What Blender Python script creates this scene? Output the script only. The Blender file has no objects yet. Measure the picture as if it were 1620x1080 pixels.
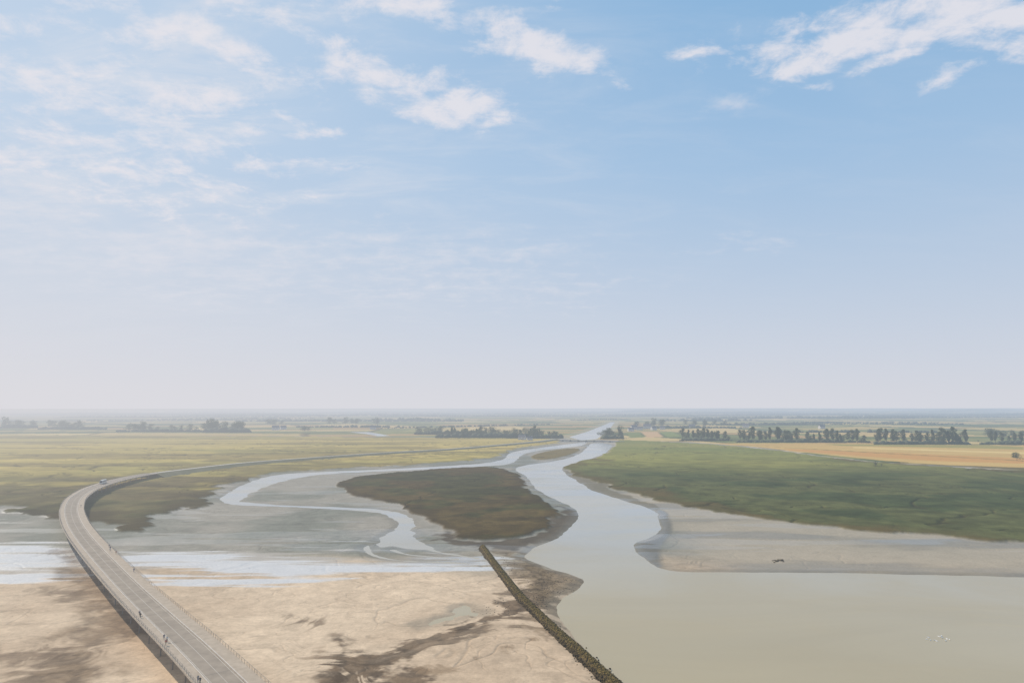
import bpy, bmesh, math, random
import numpy as np
from mathutils import Vector, Matrix
random.seed(7); RNG=np.random.default_rng(11)
scene=bpy.context.scene
COL=scene.collection
H=70.0; F=1080.0; TH=math.atan(105/1080)
CT,ST=math.cos(TH),math.sin(TH)
def P(px,py,z=0.0):
    v=(540-py)/F; up=ST+v*CT; fw=CT-v*ST
    t=(H-z)/(-up); return ((px-810)/F*t, fw*t)
def lin(c):
    return tuple((x/255/12.92 if x/255<=0.04045 else ((x/255+0.055)/1.055)**2.4) for x in c)
# ------------------------------------------------ camera
cam=bpy.data.cameras.new("camera"); camo=bpy.data.objects.new("camera",cam); COL.objects.link(camo)
cam.lens=24; cam.sensor_width=36; cam.clip_end=80000; cam.clip_start=0.5
camo.location=(0,0,H); camo.rotation_euler=(math.pi/2+TH,0,0); scene.camera=camo
scene.view_settings.view_transform='Standard'; scene.view_settings.look='None'; scene.view_settings.exposure=0
# ------------------------------------------------ sun
AZ=math.radians(-55); EL=math.radians(38)
sd=Vector((math.sin(AZ)*math.cos(EL),math.cos(AZ)*math.cos(EL),math.sin(EL)))
sl=bpy.data.lights.new("sun",'SUN'); sl.energy=4.0; sl.angle=math.radians(0.6); sl.color=(1,0.91,0.80)
so=bpy.data.objects.new("sun",sl); COL.objects.link(so); so.rotation_euler=sd.to_track_quat('Z','Y').to_euler(); so.location=(-300,300,400)
# ------------------------------------------------ node helpers
class N:
    def __init__(s,tree): s.t=tree; tree.nodes.clear()
    def n(s,typ,**k):
        nd=s.t.nodes.new(typ)
        for a,b in k.items(): setattr(nd,a,b)
        return nd
    def l(s,a,b): s.t.links.new(a,b)
    def setin(s,sock,v):
        if isinstance(v,bpy.types.NodeSocket): s.l(v,sock)
        elif v is not None: sock.default_value=v
    def m(s,op,a,b=None,c=None,clamp=False):
        nd=s.n('ShaderNodeMath',operation=op,use_clamp=clamp)
        s.setin(nd.inputs[0],a); s.setin(nd.inputs[1],b); s.setin(nd.inputs[2],c); return nd.outputs[0]
    def mr(s,v,a,b,c,d,interp='LINEAR'):
        nd=s.n('ShaderNodeMapRange',interpolation_type=interp,clamp=True)
        s.setin(nd.inputs[0],v)
        for i,x in enumerate((a,b,c,d)): nd.inputs[i+1].default_value=x
        return nd.outputs[0]
    def mix(s,f,a,b,blend='MIX'):
        nd=s.n('ShaderNodeMix',data_type='RGBA',blend_type=blend)
        s.setin(nd.inputs[0],f); s.setin(nd.inputs[6],a); s.setin(nd.inputs[7],b); return nd.outputs[2]
    def noise(s,vec,scale,detail=4,rough=0.5,dist=0.0):
        nd=s.n('ShaderNodeTexNoise'); 
        if vec is not None: s.l(vec,nd.inputs['Vector'])
        nd.inputs['Scale'].default_value=scale; nd.inputs['Detail'].default_value=detail
        nd.inputs['Roughness'].default_value=rough; nd.inputs['Distortion'].default_value=dist
        return nd.outputs['Fac']
    def mapping(s,vec,loc=(0,0,0),rot=(0,0,0),sc=(1,1,1),typ='POINT'):
        nd=s.n('ShaderNodeMapping',vector_type=typ); s.l(vec,nd.inputs[0])
        nd.inputs['Location'].default_value=loc; nd.inputs['Rotation'].default_value=rot; nd.inputs['Scale'].default_value=sc
        return nd.outputs[0]
def c4(c,k=1.0): return (c[0]*k,c[1]*k,c[2]*k,1)
# ------------------------------------------------ aerial haze painted into materials as emission, growing with distance from origin
hg=bpy.data.node_groups.new("painted_haze",'ShaderNodeTree')
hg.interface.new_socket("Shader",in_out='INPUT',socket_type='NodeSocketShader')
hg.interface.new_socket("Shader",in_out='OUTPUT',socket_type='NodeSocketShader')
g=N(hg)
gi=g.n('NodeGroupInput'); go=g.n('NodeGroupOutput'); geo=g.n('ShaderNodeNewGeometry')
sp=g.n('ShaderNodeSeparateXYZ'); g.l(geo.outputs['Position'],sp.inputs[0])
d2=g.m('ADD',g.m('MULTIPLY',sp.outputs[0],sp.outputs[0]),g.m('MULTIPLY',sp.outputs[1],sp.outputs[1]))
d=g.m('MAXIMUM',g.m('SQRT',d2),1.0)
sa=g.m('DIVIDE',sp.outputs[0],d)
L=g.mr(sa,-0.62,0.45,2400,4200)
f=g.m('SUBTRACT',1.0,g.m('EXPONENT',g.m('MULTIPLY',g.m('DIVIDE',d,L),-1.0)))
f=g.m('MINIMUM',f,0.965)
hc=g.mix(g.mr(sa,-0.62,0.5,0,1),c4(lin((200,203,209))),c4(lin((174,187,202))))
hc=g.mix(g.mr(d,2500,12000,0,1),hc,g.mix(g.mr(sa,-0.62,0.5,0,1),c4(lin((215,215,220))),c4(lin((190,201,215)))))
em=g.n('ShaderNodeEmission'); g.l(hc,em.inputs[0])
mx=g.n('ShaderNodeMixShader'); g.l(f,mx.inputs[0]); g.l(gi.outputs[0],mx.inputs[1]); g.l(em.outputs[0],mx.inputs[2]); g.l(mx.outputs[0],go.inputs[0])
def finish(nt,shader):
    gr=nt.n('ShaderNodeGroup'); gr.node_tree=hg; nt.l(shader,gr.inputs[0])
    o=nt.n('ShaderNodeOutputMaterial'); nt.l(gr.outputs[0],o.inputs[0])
def mat(name,c1,c2=None,scale=1.0,rough=0.85,bump=0.0,bscale=None,spec=0.3,metal=0.0,trans=False):
    m=bpy.data.materials.new(name); m.use_nodes=True; t=N(m.node_tree)
    b=t.n('ShaderNodeBsdfPrincipled'); geo=t.n('ShaderNodeNewGeometry'); pos=geo.outputs['Position']
    if c2 is None: c2=tuple(x*0.8 for x in c1)
    nz=t.noise(pos,scale,5,0.6)
    t.l(t.mix(t.mr(nz,0.35,0.65,0,1),c4(c1),c4(c2)),b.inputs['Base Color'])
    b.inputs['Roughness'].default_value=rough; b.inputs['Specular IOR Level'].default_value=spec; b.inputs['Metallic'].default_value=metal
    if bump:
        bn=t.n('ShaderNodeBump'); bn.inputs['Strength'].default_value=bump; bn.inputs['Distance'].default_value=0.3
        t.l(t.noise(pos,bscale or scale*3,5,0.6),bn.inputs['Height']); t.l(bn.outputs[0],b.inputs['Normal'])
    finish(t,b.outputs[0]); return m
# ------------------------------------------------ world
w=bpy.data.worlds.new("World"); scene.world=w; w.use_nodes=True; t=N(w.node_tree)
tc=t.n('ShaderNodeTexCoord'); dirv=tc.outputs['Generated']
sp=t.n('ShaderNodeSeparateXYZ'); t.l(dirv,sp.inputs[0]); X,Y,Z=sp.outputs
sky=t.n('ShaderNodeTexSky',sky_type='NISHITA'); sky.sun_disc=False; sky.sun_elevation=EL; sky.sun_rotation=AZ
sky.air_density=1.0; sky.dust_density=1.5; sky.ozone_density=2.0; sky.altitude=80
S=0.1; K=1/S
fy=t.m('MAXIMUM',Y,0.08); u=t.m('DIVIDE',X,fy); v=t.m('DIVIDE',Z,fy)
cb=t.n('ShaderNodeCombineXYZ'); t.l(u,cb.inputs[0]); t.l(v,cb.inputs[1]); uv=cb.outputs[0]
zz=t.m('ADD',t.m('MAXIMUM',Z,0.0),0.16)
cp=t.n('ShaderNodeCombineXYZ'); t.l(t.m('DIVIDE',X,zz),cp.inputs[0]); t.l(t.m('DIVIDE',Y,zz),cp.inputs[1]); pl=cp.outputs[0]
def duv(px,py):
    vi=(540-py)/F; fw=CT-vi*ST; return ((px-810)/F/fw,(ST+vi*CT)/fw)
wv_=t.n('ShaderNodeTexNoise'); t.l(pl,wv_.inputs['Vector']); wv_.inputs['Scale'].default_value=5.0; wv_.inputs['Detail'].default_value=6
ws=t.n('ShaderNodeVectorMath',operation='SUBTRACT'); t.l(wv_.outputs['Color'],ws.inputs[0]); ws.inputs[1].default_value=(.5,.5,.5)
wc=t.n('ShaderNodeVectorMath',operation='MULTIPLY'); t.l(ws.outputs[0],wc.inputs[0]); wc.inputs[1].default_value=(.13,.07,0)
wa=t.n('ShaderNodeVectorMath',operation='ADD'); t.l(uv,wa.inputs[0]); t.l(wc.outputs[0],wa.inputs[1]); uvw=wa.outputs[0]
def blob(px,py,rx,ry,rot,amp):
    a,b=duv(px,py)
    mp=t.mapping(uvw,(a,b,0),(0,0,math.radians(rot)),(rx/F,ry/F,1),'TEXTURE')
    ln=t.n('ShaderNodeVectorMath',operation='LENGTH'); t.l(mp,ln.inputs[0])
    return t.mr(ln.outputs['Value'],1.5,0.0,0,amp,'SMOOTHSTEP')
def mx_(lst):
    r=lst[0]
    for q in lst[1:]: r=t.m('MAXIMUM',r,q)
    return r
cov=mx_([blob(600,125,200,52,-12,1.35),blob(730,165,130,50,8,1.55),blob(540,70,150,50,-20,.95),blob(480,130,110,46,-10,1.05),
 blob(850,75,150,52,-22,1.45),blob(920,105,60,34,-10,1.45),blob(770,25,140,46,0,.95),blob(640,10,160,40,0,1.3),
 blob(1390,66,360,38,8,1.4),blob(1500,30,340,58,3,1.5),blob(1570,70,160,38,0,1.25),blob(1260,98,110,30,4,1.3),blob(1510,118,120,20,25,1.0),blob(1300,135,60,14,0,.95),blob(1400,100,90,18,20,1.0),blob(1120,80,110,18,8,1.15),
 blob(270,50,130,40,0,1.25),blob(150,10,110,36,-10,1.2),blob(50,40,180,60,0,.95),blob(430,20,200,50,0,.85),
 blob(240,165,340,90,-8,1.0),blob(80,130,240,105,0,1.05),blob(160,250,380,110,-12,1.0),blob(490,215,90,22,-5,1.1),blob(380,250,230,70,-10,.9),
 blob(400,90,140,50,-10,1.0)])
low=mx_([blob(300,400,460,100,-4,1.0),blob(650,420,360,76,0,.85),blob(60,340,300,110,0,1.0),blob(1190,385,170,20,6,.6),blob(900,465,170,28,10,.7),blob(620,345,70,20,0,.7),blob(1170,160,80,34,20,.6)])
n1=t.noise(pl,9.5,12,.66,0.25)
n2=t.noise(t.mapping(pl,(3,1,0),(0,0,.5),(1,1.6,1)),1.8,6,.55)
n3=t.noise(t.mapping(pl,(7,2,0),(0,0,-.35),(.7,1.7,1)),3.6,9,.64,.5)
den=t.m('ADD',t.m('ADD',t.m('MULTIPLY',n1,0.85),t.m('MULTIPLY',n3,0.34)),t.m('MULTIPLY',cov,0.27))
cl=t.m('MULTIPLY',t.mr(den,0.74,1.02,0,1,'SMOOTHSTEP'),t.mr(cov,.02,.3,0,1))
denl=t.m('ADD',t.m('ADD',t.m('MULTIPLY',n1,0.7),t.m('MULTIPLY',n3,0.4)),t.m('MULTIPLY',low,0.2))
cll=t.m('MULTIPLY',t.m('MULTIPLY',t.mr(denl,0.58,0.98,0,.75,'SMOOTHSTEP'),t.mr(low,.02,.5,0,1)),1.0)
side=t.mr(u,-0.78,0.50,1,0,'SMOOTHSTEP')
veil=t.m('MULTIPLY',side,t.mr(n2,0.25,0.75,0.74,1.0))
wisp=t.m('MULTIPLY',t.m('MULTIPLY',t.mr(n3,.42,.74,0,1,'SMOOTHSTEP'),t.m('ADD',t.m('MULTIPLY',side,.55),.08)),t.mr(Z,.05,.3,0,1))
hz=t.m('EXPONENT',t.m('MULTIPLY',t.m('POWER',t.m('MAXIMUM',Z,0.0),1.3),-3.0))
hf=t.m('SUBTRACT',1.0,t.m('MULTIPLY',t.m('SUBTRACT',1.0,hz),t.m('SUBTRACT',1.0,t.m('MULTIPLY',veil,0.87))))
deep=t.mix(0.92,sky.outputs[0],c4(lin((100,166,216)),K))
hzl=t.mix(t.mr(u,-.7,.7,0,1),c4(lin((220,219,224)),K),c4(lin((212,214,222)),K))
hazc=t.mix(t.mr(Z,0.02,0.34,0,1),hzl,c4(lin((202,216,233)),K))
c=t.mix(hf,deep,hazc)
c=t.mix(wisp,c,c4(lin((221,224,232)),K))
c=t.mix(cll,c,c4(lin((222,223,231)),K))
c=t.mix(t.m('MULTIPLY',cl,0.84),c,c4(lin((232,229,234)),K))
c=t.mix(t.mr(Z,-0.02,-0.1,0,1),c,c4((.3,.28,.25),K))
bg=t.n('ShaderNodeBackground'); bg.inputs[1].default_value=S; t.l(c,bg.inputs[0])
o=t.n('ShaderNodeOutputWorld'); t.l(bg.outputs[0],o.inputs[0])
# ------------------------------------------------ numpy noise / sdf
def h2(ix,iy,seed):
    a=(ix.astype(np.int64)*374761393+iy.astype(np.int64)*668265263+seed*144269504)&0xffffffff
    a=((a^(a>>13))*1274126177)&0xffffffff
    a=a^(a>>16); return ((a&0xffffff)/float(0xffffff)).astype(np.float32)
def vnoise(x,y,seed):
    ix=np.floor(x); iy=np.floor(y); fx=x-ix; fy=y-iy
    fx=fx*fx*fx*(fx*(fx*6-15)+10); fy=fy*fy*fy*(fy*(fy*6-15)+10)
    a=h2(ix,iy,seed);b=h2(ix+1,iy,seed);c=h2(ix,iy+1,seed);d=h2(ix+1,iy+1,seed)
    return (a+(b-a)*fx)*(1-fy)+(c+(d-c)*fx)*fy
CELL=None
def fbm(x,y,wave,octv=5,seed=1,rough=0.5):
    s=np.zeros_like(x); amp=1.0; tot=0
    ca,sa_=math.cos(.6),math.sin(.6)
    for i in range(octv):
        k=np.clip(wave/(CELL*2.0)-0.5,0,1) if CELL is not None else 1.0
        s+=amp*k*(vnoise(x/wave+17.3*i,y/wave-9.1*i,seed+i*7)-0.5); tot+=amp; amp*=rough; wave*=0.5
        x,y=x*ca-y*sa_,x*sa_+y*ca
    return 0.5+s/tot*1.3
def ss(a,b,x):
    q=np.clip((x-a)/(b-a),0,1); return q*q*(3-2*q)
def chaikin(p,n=1,closed=True):
    p=[tuple(q) for q in p]
    for _ in range(n):
        r=[]
        m=len(p)
        for i in range(m if closed else m-1):
            a=p[i];b=p[(i+1)%m]
            r+= [(a[0]*.75+b[0]*.25,a[1]*.75+b[1]*.25),(a[0]*.25+b[0]*.75,a[1]*.25+b[1]*.75)]
        p=r
    return p
def sdf(poly,X,Y,pad=60.0,closed=True):
    poly=np.array(poly,dtype=np.float64); out=np.full(X.shape,pad,dtype=np.float32)
    x0,y0=poly.min(0)-pad; x1,y1=poly.max(0)+pad
    idx=np.nonzero((X>x0)&(X<x1)&(Y>y0)&(Y<y1))[0]
    x=X[idx].astype(np.float32); y=Y[idx].astype(np.float32); d=np.full(x.shape,1e12,dtype=np.float32); ins=np.zeros(x.shape,dtype=bool)
    n=len(poly)
    for i in range(n if closed else n-1):
        ax,ay=map(float,poly[i]); bx,by=map(float,poly[(i+1)%n]); ex,ey=bx-ax,by-ay; l2=ex*ex+ey*ey
        if l2<1e-6: continue
        tt=np.clip(((x-ax)*ex+(y-ay)*ey)/l2,0,1); dx=x-ax-tt*ex; dy=y-ay-tt*ey
        d=np.minimum(d,dx*dx+dy*dy)
        if closed and ay!=by:
            cr=((ay>y)!=(by>y))&(x<(ex)*(y-ay)/ey+ax); ins^=cr
    r=np.sqrt(d); r[ins]*=-1
    out[idx]=r; return out
def poly(pts,sm=1): return chaikin([P(*q) for q in pts],sm)
# ------------------------------------------------ ground grid
rows_py=np.concatenate([np.linspace(1112,662,760),np.linspace(661.4,651.5,34)])
rr=np.array([P(810,q)[1] for q in rows_py])
rr=np.concatenate([[1.5,30,70,110,140,160],rr,np.geomspace(rr[-1]*1.03,60000,60)])
rr=rr[np.argsort(rr)]
aa=np.concatenate([np.linspace(-math.pi,-math.radians(43),60)[:-1],np.linspace(-math.radians(43),math.radians(43),1350),np.linspace(math.radians(43),math.pi,60)[1:-1]])
NR,NA=len(rr),len(aa)
R,A=np.meshgrid(rr,aa,indexing='ij'); R=R.ravel(); A=A.ravel()
GX=R*np.sin(A); GY=R*np.cos(A)
CELL=np.maximum(R*R/(H*1080)*0.35, R*0.0011).astype(np.float32)
x=GX.astype(np.float64); y=GY.astype(np.float64)
wx=x+(fbm(x,y,40,3,3)-.5)*12; wy=y+(fbm(x,y,40,3,23)-.5)*12
wx2=wx+(fbm(x,y,11,3,5)-.5)*6; wy2=wy+(fbm(x,y,11,3,29)-.5)*6
wx3=x+(wx2-x)*.28; wy3=y+(wy2-y)*.28
def inside(pts,pad=60,sm=1,warp=True):
    return sdf(poly(pts,sm),wx2 if warp else x,wy2 if warp else y,pad)
def stroke(pts,w_,sm=2):
    return sdf(chaikin([P(*q) for q in pts],sm,False),x,y,40,False)-w_+(fbm(x,y,9,3,15)-.5)*2.4
river=[(935,699),(928,710),(912,720),(880,729),(824,736),(812,743),(832,752),(840,766),(862,781),(900,798),(917,813),(905,828),(893,846),(864,857),(838,870),(826,882),(862,896),(905,909),(926,916),(905,935),(882,952),(878,975),(900,1002),(940,1042),(980,1084),(1030,1160),(1800,1160),(2000,1000),(2000,925),(1620,911),(1400,906),(1250,904),(1100,904),(1050,900),(1022,886),(1003,868),(1003,858),(1030,849),(1042,836),(1044,820),(1034,806),(996,793),(950,780),(922,767),(900,752),(886,742),(902,733),(946,722),(964,713),(970,702)]
sd_r=sdf(poly(river,2),wx3,wy3,80)
branch=[(930,698),(905,701),(860,707),(820,712),(802,718),(800,725),(775,731.5),(700,737),(600,742),(520,745),(460,748),(420,753),(380,767),(354,783),(347,791),(362,796),(380,794),(388,785),(410,773),(440,762),(480,753.5),(520,748.5),(600,745),(700,740.5),(780,736),(806,734),(818,727),(824,719),(848,712.5),(890,708),(918,705),(928,701)]
sd_b=inside(branch,60,1,False)+(fbm(x,y,12,3,9)-.5)*4
thin=[(352,790),(420,797),(500,800),(580,803.5),(626,807.5),(648,817),(656,832),(652,846),(664,858),(690,866),(672,869),(645,868),(622,862),(606,866),(592,864),(600,852),(618,841),(632,829),(622,816),(580,807),(500,802.5),(420,800),(352,796)]
sd_t=inside(thin,60,1,False)+(fbm(x,y,14,3,12)-.5)*5
sd_s=np.minimum.reduce([stroke([(585,858),(578,868),(590,878),(630,886),(700,888),(765,892)],.9),stroke([(655,860),(690,872),(730,878),(770,884)],1.3),stroke([(610,865),(640,876),(690,880),(740,885)],.8)])
canal=[(900,691),(930,682),(958,671),(968,666.5),(974,666.5),(970,671),(962,682),(944,694),(920,696)]
sd_c=sdf(poly(canal,0),x,y,120)
pond=[(552,683),(585,683),(618,689),(600,690),(580,686)]
sd_p=sdf(poly(pond,0),x,y,60)
pool=[(660,982),(700,977),(712,965),(722,955),(732,960),(728,975),(705,983),(670,987)]
sd_q=inside(pool,40)+(fbm(x,y,6,3,77)-.5)*5+0.5
sd_w=np.minimum.reduce([sd_r,sd_b,sd_t,sd_s,sd_c,sd_p,sd_q])
tall=[(-500,686),(300,690),(880,692),(975,697),(1100,700),(1200,708),(1300,722),(1400,733),(1620,745),(2200,760),(2600,2500),(-1500,2500)]
m_t=np.maximum(ss(4,-4,inside(tall,200,0)),(R<170))
mleft=[(-500,775),(-200,790),(0,802),(45,808),(92,816),(140,836),(165,846),(215,842),(250,822),(295,802),(334,794),(345,779),(365,766),(400,754),(440,747),(520,742),(600,738),(700,732.5),(780,724),(798,713),(850,705),(890,700),(880,693),(300,690),(-500,686)]
sd_ml=inside(mleft,80)
mright=[(975,697),(970,712),(953,722),(906,733),(892,741),(910,750),(940,763),(1000,780),(1060,797),(1130,810),(1200,820),(1300,834),(1400,843),(1500,851),(1620,858),(1900,872),(2300,890),(2300,765),(1620,746),(1400,734),(1300,723),(1200,709),(1100,701),(1000,697)]
sd_mr=inside(mright,80)
isl=[(538,762),(560,755),(620,748),(700,742),(775,738),(800,742),(818,755),(828,770),(848,786),(870,802),(880,814),(872,828),(860,838),(840,848),(800,856),(745,856),(712,850),(692,838),(662,815),(620,795),(560,783),(538,775)]
sd_i=inside(isl,80)
isl2=[(838,721),(870,713),(905,709),(921,711),(902,720),(870,727),(845,728)]
sd_j=inside(isl2,60,1,False)
rough_edge=(fbm(x,y,18,4,31)-.5)*16
mL=ss(3,-3,sd_ml+rough_edge*1.8); mR=ss(2,-2,sd_mr+rough_edge*.5); mI=ss(2,-2,sd_i+rough_edge*.35); mJ=ss(1.5,-1.5,sd_j)
marsh=np.maximum.reduce([mL,mR,mI,mJ])
# ---- relief
und=fbm(x,y,60,5,41)
fine=fbm(x,y,9,4,43)
gx=x+(fbm(x,y,50,3,51)-.5)*70; gy=y+(fbm(x,y,50,3,57)-.5)*70
groove=1-ss(0.0,0.030,np.abs(fbm(gx*0.7,gy*1.5,46,3,61)-.5))
gx3=x+(fbm(x,y,26,3,251)-.5)*46; gy3=y+(fbm(x,y,26,3,257)-.5)*46
rill=(1-ss(0.0,0.026,np.abs(fbm(gx3*.8,gy3*1.3,15,3,261)-.5)))*ss(.42,.6,fbm(x,y,80,3,263))
swirl=fbm(gx3*.35+gy3*.2,gy3*1.6-gx3*.3,9,4,271)
swl=(1-ss(0.0,0.022,np.abs(swirl-.5)))*ss(.42,.60,fbm(x,y,45,3,277))
creekn=1-ss(0.0,0.022,np.abs(fbm(gx,gy,110,3,67)-.5))
base=0.12+0.40*(und-.35)+0.10*(fine-.5)-groove*0.14-rill*.12-swl*.06
base=base+marsh*(1.1+0.5*(fine-.5)-creekn*0.9)
base=np.maximum(base,-0.10)
field=1-m_t
base=base*(1-field)+field*1.6
WL=-0.25
slope=np.where(marsh>0.5,0.45,0.10)
z=np.minimum(base,WL+sd_w*slope)
z=np.maximum(z,-2.2)
hn=vnoise(A*10,R/4000,91)*.6+vnoise(A*27,R/2500,93)*.3+vnoise(A*80,R/1500,95)*.1
z=z+ss(6500,13000,R)*hn*62*ss(-.9,.35,np.sin(A))
# ---- colours
def C(c,k=0.86): return np.array(lin(c),dtype=np.float32)*k
VG=np.array([1.07,1.0,.72],dtype=np.float32); SD=np.array([1.09,1.01,.89],dtype=np.float32)
def V_(c,k=.80): return C(c,k)*VG
def S_(c,k=.94): return C(c,k)*SD
col=np.zeros((len(R),3),dtype=np.float32); rough=np.full(len(R),0.95,dtype=np.float32)
def lay(mask,c):
    global col
    c=np.asarray(c,dtype=np.float32)
    if c.ndim==1: c=c[None,:]
    col=col*(1-mask[:,None])+c*mask[:,None]
def mixc(a,b,t_): return a[None,:]*(1-t_[:,None])+b[None,:]*t_[:,None]
ang=0.35; fxr=x*math.cos(ang)+y*math.sin(ang)+(fbm(x,y,1500,2,101)-.5)*500; fyr=-x*math.sin(ang)+y*math.cos(ang)+(fbm(x,y,1500,2,103)-.5)*500
cw,ch=520.,340.
iy=np.floor(fyr/ch); ofs=h2(iy,iy*0,5)*cw; ix=np.floor((fxr+ofs)/cw)
hh=h2(ix,iy,6); nsub=np.floor(2+hh*4); lx=(fxr+ofs)/cw-ix; ly=fyr/ch-iy
flip=h2(ix,iy,8)>.5; lq=np.where(flip,lx,ly); isub=np.floor(lq*nsub)
hid=h2(ix*13+isub,iy*7-isub,9)
pal=[V_(q,.86) for q in [(140,140,96),(116,124,82),(206,180,136),(158,152,106),(214,190,148),(126,132,88),(184,156,118),(106,114,78),(196,174,126),(154,150,102)]]
fc=np.array(pal)[np.clip((hid*len(pal)).astype(int),0,len(pal)-1)]
edge=np.minimum(np.minimum(lx,1-lx)*cw,np.minimum(ly,1-ly)*ch)
hed=ss(14,6,edge)*(h2(ix,iy,12)>.25)
fc=fc*(1-0.5*hed[:,None])
col=fc*(0.9+0.25*(fbm(x,y,120,4,111)-.5)[:,None])
wd=ss(.56,.62,vnoise(x/900,y/500,121)*.6+vnoise(x/300,y/170,123)*.4)*ss(4500,7000,R)
lay(wd*.6,C((80,94,76)))
gold=ss(3,-3,sdf(poly([(1110,702.5),(1250,702),(1400,703),(1620,706),(2000,710),(2000,757),(1620,741.5),(1500,737),(1400,730.5),(1300,720),(1200,708)],0),x,y,60))
gs=vnoise(fxr/200,fyr/16,131); gs2=vnoise(fxr/700,fyr/60,133)
lay(gold,mixc(V_((216,184,130)),V_((192,160,110)),gs*.5+gs2*.5))
def pf(pts,c,k=1.0,e=3):
    lay(ss(e,-e,sdf(poly(pts,0),x,y,60))*k,c)
pf([(1240,711),(1400,717),(1620,727),(2000,740),(2000,748),(1620,735),(1480,731),(1360,723),(1250,714)],V_((204,156,104)))
pf([(1300,703.5),(1560,705),(1620,708),(1620,712),(1480,709),(1330,706)],V_((160,150,96)))
pf([(1190,706),(1300,712),(1420,719),(1620,730),(2000,744),(2000,745.5),(1620,731),(1420,720),(1300,713)],V_((150,130,84)),.8,1.5)
pf([(1350,708),(1620,717),(1900,724),(1900,727),(1620,719.5),(1350,710)],V_((226,200,150)),.9,2)
pf([(1400,732.5),(1500,737.5),(1620,741.5),(1900,752),(1900,757),(1620,745),(1500,740),(1400,734)],V_((110,98,70)),.95,2.5)
strips=[[(992,684),(1010,684),(1020,693),(996,693)],[(1014,684),(1040,684),(1050,692),(1024,693)],[(1044,684),(1062,683),(1078,691),(1056,692)]]
for s_,cc in zip(strips,[(124,134,84),(206,172,144),(130,142,88)]): pf(s_,V_(cc),1,4)
# tidal flat
sandc=mixc(S_((201,183,163)),S_((184,165,145)),ss(.3,.7,fbm(x,y,70,4,141)))
greyd=ss(290,345,y+(fbm(x,y,60,3,143)-.5)*50)
mudc=mixc(C((158,149,134),.86),C((130,128,114),.86),ss(.3,.7,und))
sandc=sandc*(1-greyd[:,None])+mudc*greyd[:,None]
sandc*= (1-0.16*groove[:,None])*(1-.18*rill[:,None])*(1-.15*swl[:,None]*(1-greyd[:,None]*.6))
sandc*= (0.96+0.12*(swirl[:,None]-.5)+.02)
grain=fbm(x,y,2.2,3,149,.7)
sandc*= (0.92+0.20*(fbm(x,y,5,4,147)[:,None]-.5)+.08)*(1+.24*(grain[:,None]-.5))
lay(m_t,sandc)
rough=rough*(1-m_t)+m_t*(0.93-.06*greyd)
rs=ss(-20,20,x-90)*m_t
spn=fbm(x*.3,y*1.3,36,5,153)
lay(rs*.85,mixc(C((174,160,139),.86),C((146,137,122),.86),ss(.40,.62,spn)))
rough-=rs*.2*ss(.5,.62,spn)
wet_sheen1=inside([(185,882),(240,872),(300,868),(450,866),(560,862),(590,868),(620,878),(700,868),(768,872),(778,900),(700,906),(600,900),(520,906),(450,910),(380,906),(300,906),(240,900)],80)
wet_sheen2=inside([(-300,872),(0,872),(70,870),(118,880),(120,902),(70,908),(0,920),(-300,935)],80)
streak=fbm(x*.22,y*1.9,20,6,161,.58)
wm=ss(8,-10,np.minimum(wet_sheen1,wet_sheen2)+(streak-.5)*85)
lay(wm*.9,mixc(C((210,206,201)),C((176,166,153)),ss(.42,.60,streak)))  # wet flats: pale reflective sheen painted into the ground colour
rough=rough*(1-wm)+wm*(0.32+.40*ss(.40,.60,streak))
wm2=ss(.57,.64,fbm(x*.35,y*1.8,30,5,167))*m_t*greyd*(1-wm)
rough-=wm2*.32
def weed(pts,amp,c1,c2,seed,op=.95,wv=14,soft=2.5):
    s=sdf(poly(pts,1),wx2,wy2,60)
    mk=ss(soft,-soft,s+(fbm(x,y,wv,6,seed,.68)-.5)*amp+(swirl-.5)*14)*(.72+.5*(swirl-.3)).clip(.3,1)
    lay(mk*op,mixc(S_(c1,.84),S_(c2,.84),ss(.35,.65,fbm(x,y,4,4,seed+3))))
    return mk
weed([(92,862),(135,905),(200,965),(245,1015),(200,1008),(165,1040),(140,1085),(110,1110),(0,1110),(50,1065),(115,1010),(140,975),(115,925),(95,890)],20,(122,104,84),(92,77,62),171,.94,14,6)
weed([(-60,1050),(60,1042),(100,1045),(40,1056),(-60,1066)],12,(120,102,84),(96,80,66),172,.8)
weed([(60,930),(120,930),(110,940),(65,940)],9,(120,104,86),(96,80,66),173,.7)
weed([(505,1000),(535,1008),(556,1034),(562,1060),(548,1110),(520,1110),(522,1050),(508,1025)],10,(104,86,68),(72,60,48),191,.98,10)
weed([(540,1045),(600,1036),(660,1018),(700,998),(750,975),(800,945),(835,935),(850,962),(812,982),(750,1002),(700,1024),(650,1045),(620,1070),(590,1110),(540,1110)],14,(104,87,69),(70,58,46),174,1.0,10,2)
weed([(600,1075),(690,1050),(720,1070),(650,1110),(590,1110)],20,(108,90,71),(78,64,51),192,.95)
weed([(800,950),(850,965),(885,1005),(870,1010),(830,985),(795,975)],10,(120,101,80),(90,75,58),195,.9)
weed([(446,970),(472,972),(486,984),(466,988)],5,(104,86,68),(80,66,54),175,.95)
weed([(640,1062),(760,1040),(830,1010),(860,1005),(800,1040),(700,1080)],18,(136,116,94),(106,88,70),176,.75)
weed([(480,1035),(500,1030),(498,1042),(484,1044)],5,(124,104,84),(106,86,68),179,.7)
weed([(790,868),(830,880),(860,905),(880,955),(870,985),(835,940),(805,900)],9,(124,108,86),(94,80,62),178,.85,9)
weed([(815,884),(870,902),(928,913),(905,936),(880,955),(855,946),(835,915)],11,(112,98,77),(74,64,50),177,.95,7)
dk=inside([(690,838),(712,852),(745,858),(800,857),(845,849),(862,838),(876,826),(884,812),(872,800),(902,806),(917,815),(905,830),(893,848),(862,858),(836,868),(820,874),(790,868),(764,866),(735,862),(705,858),(684,846)],40)
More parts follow.
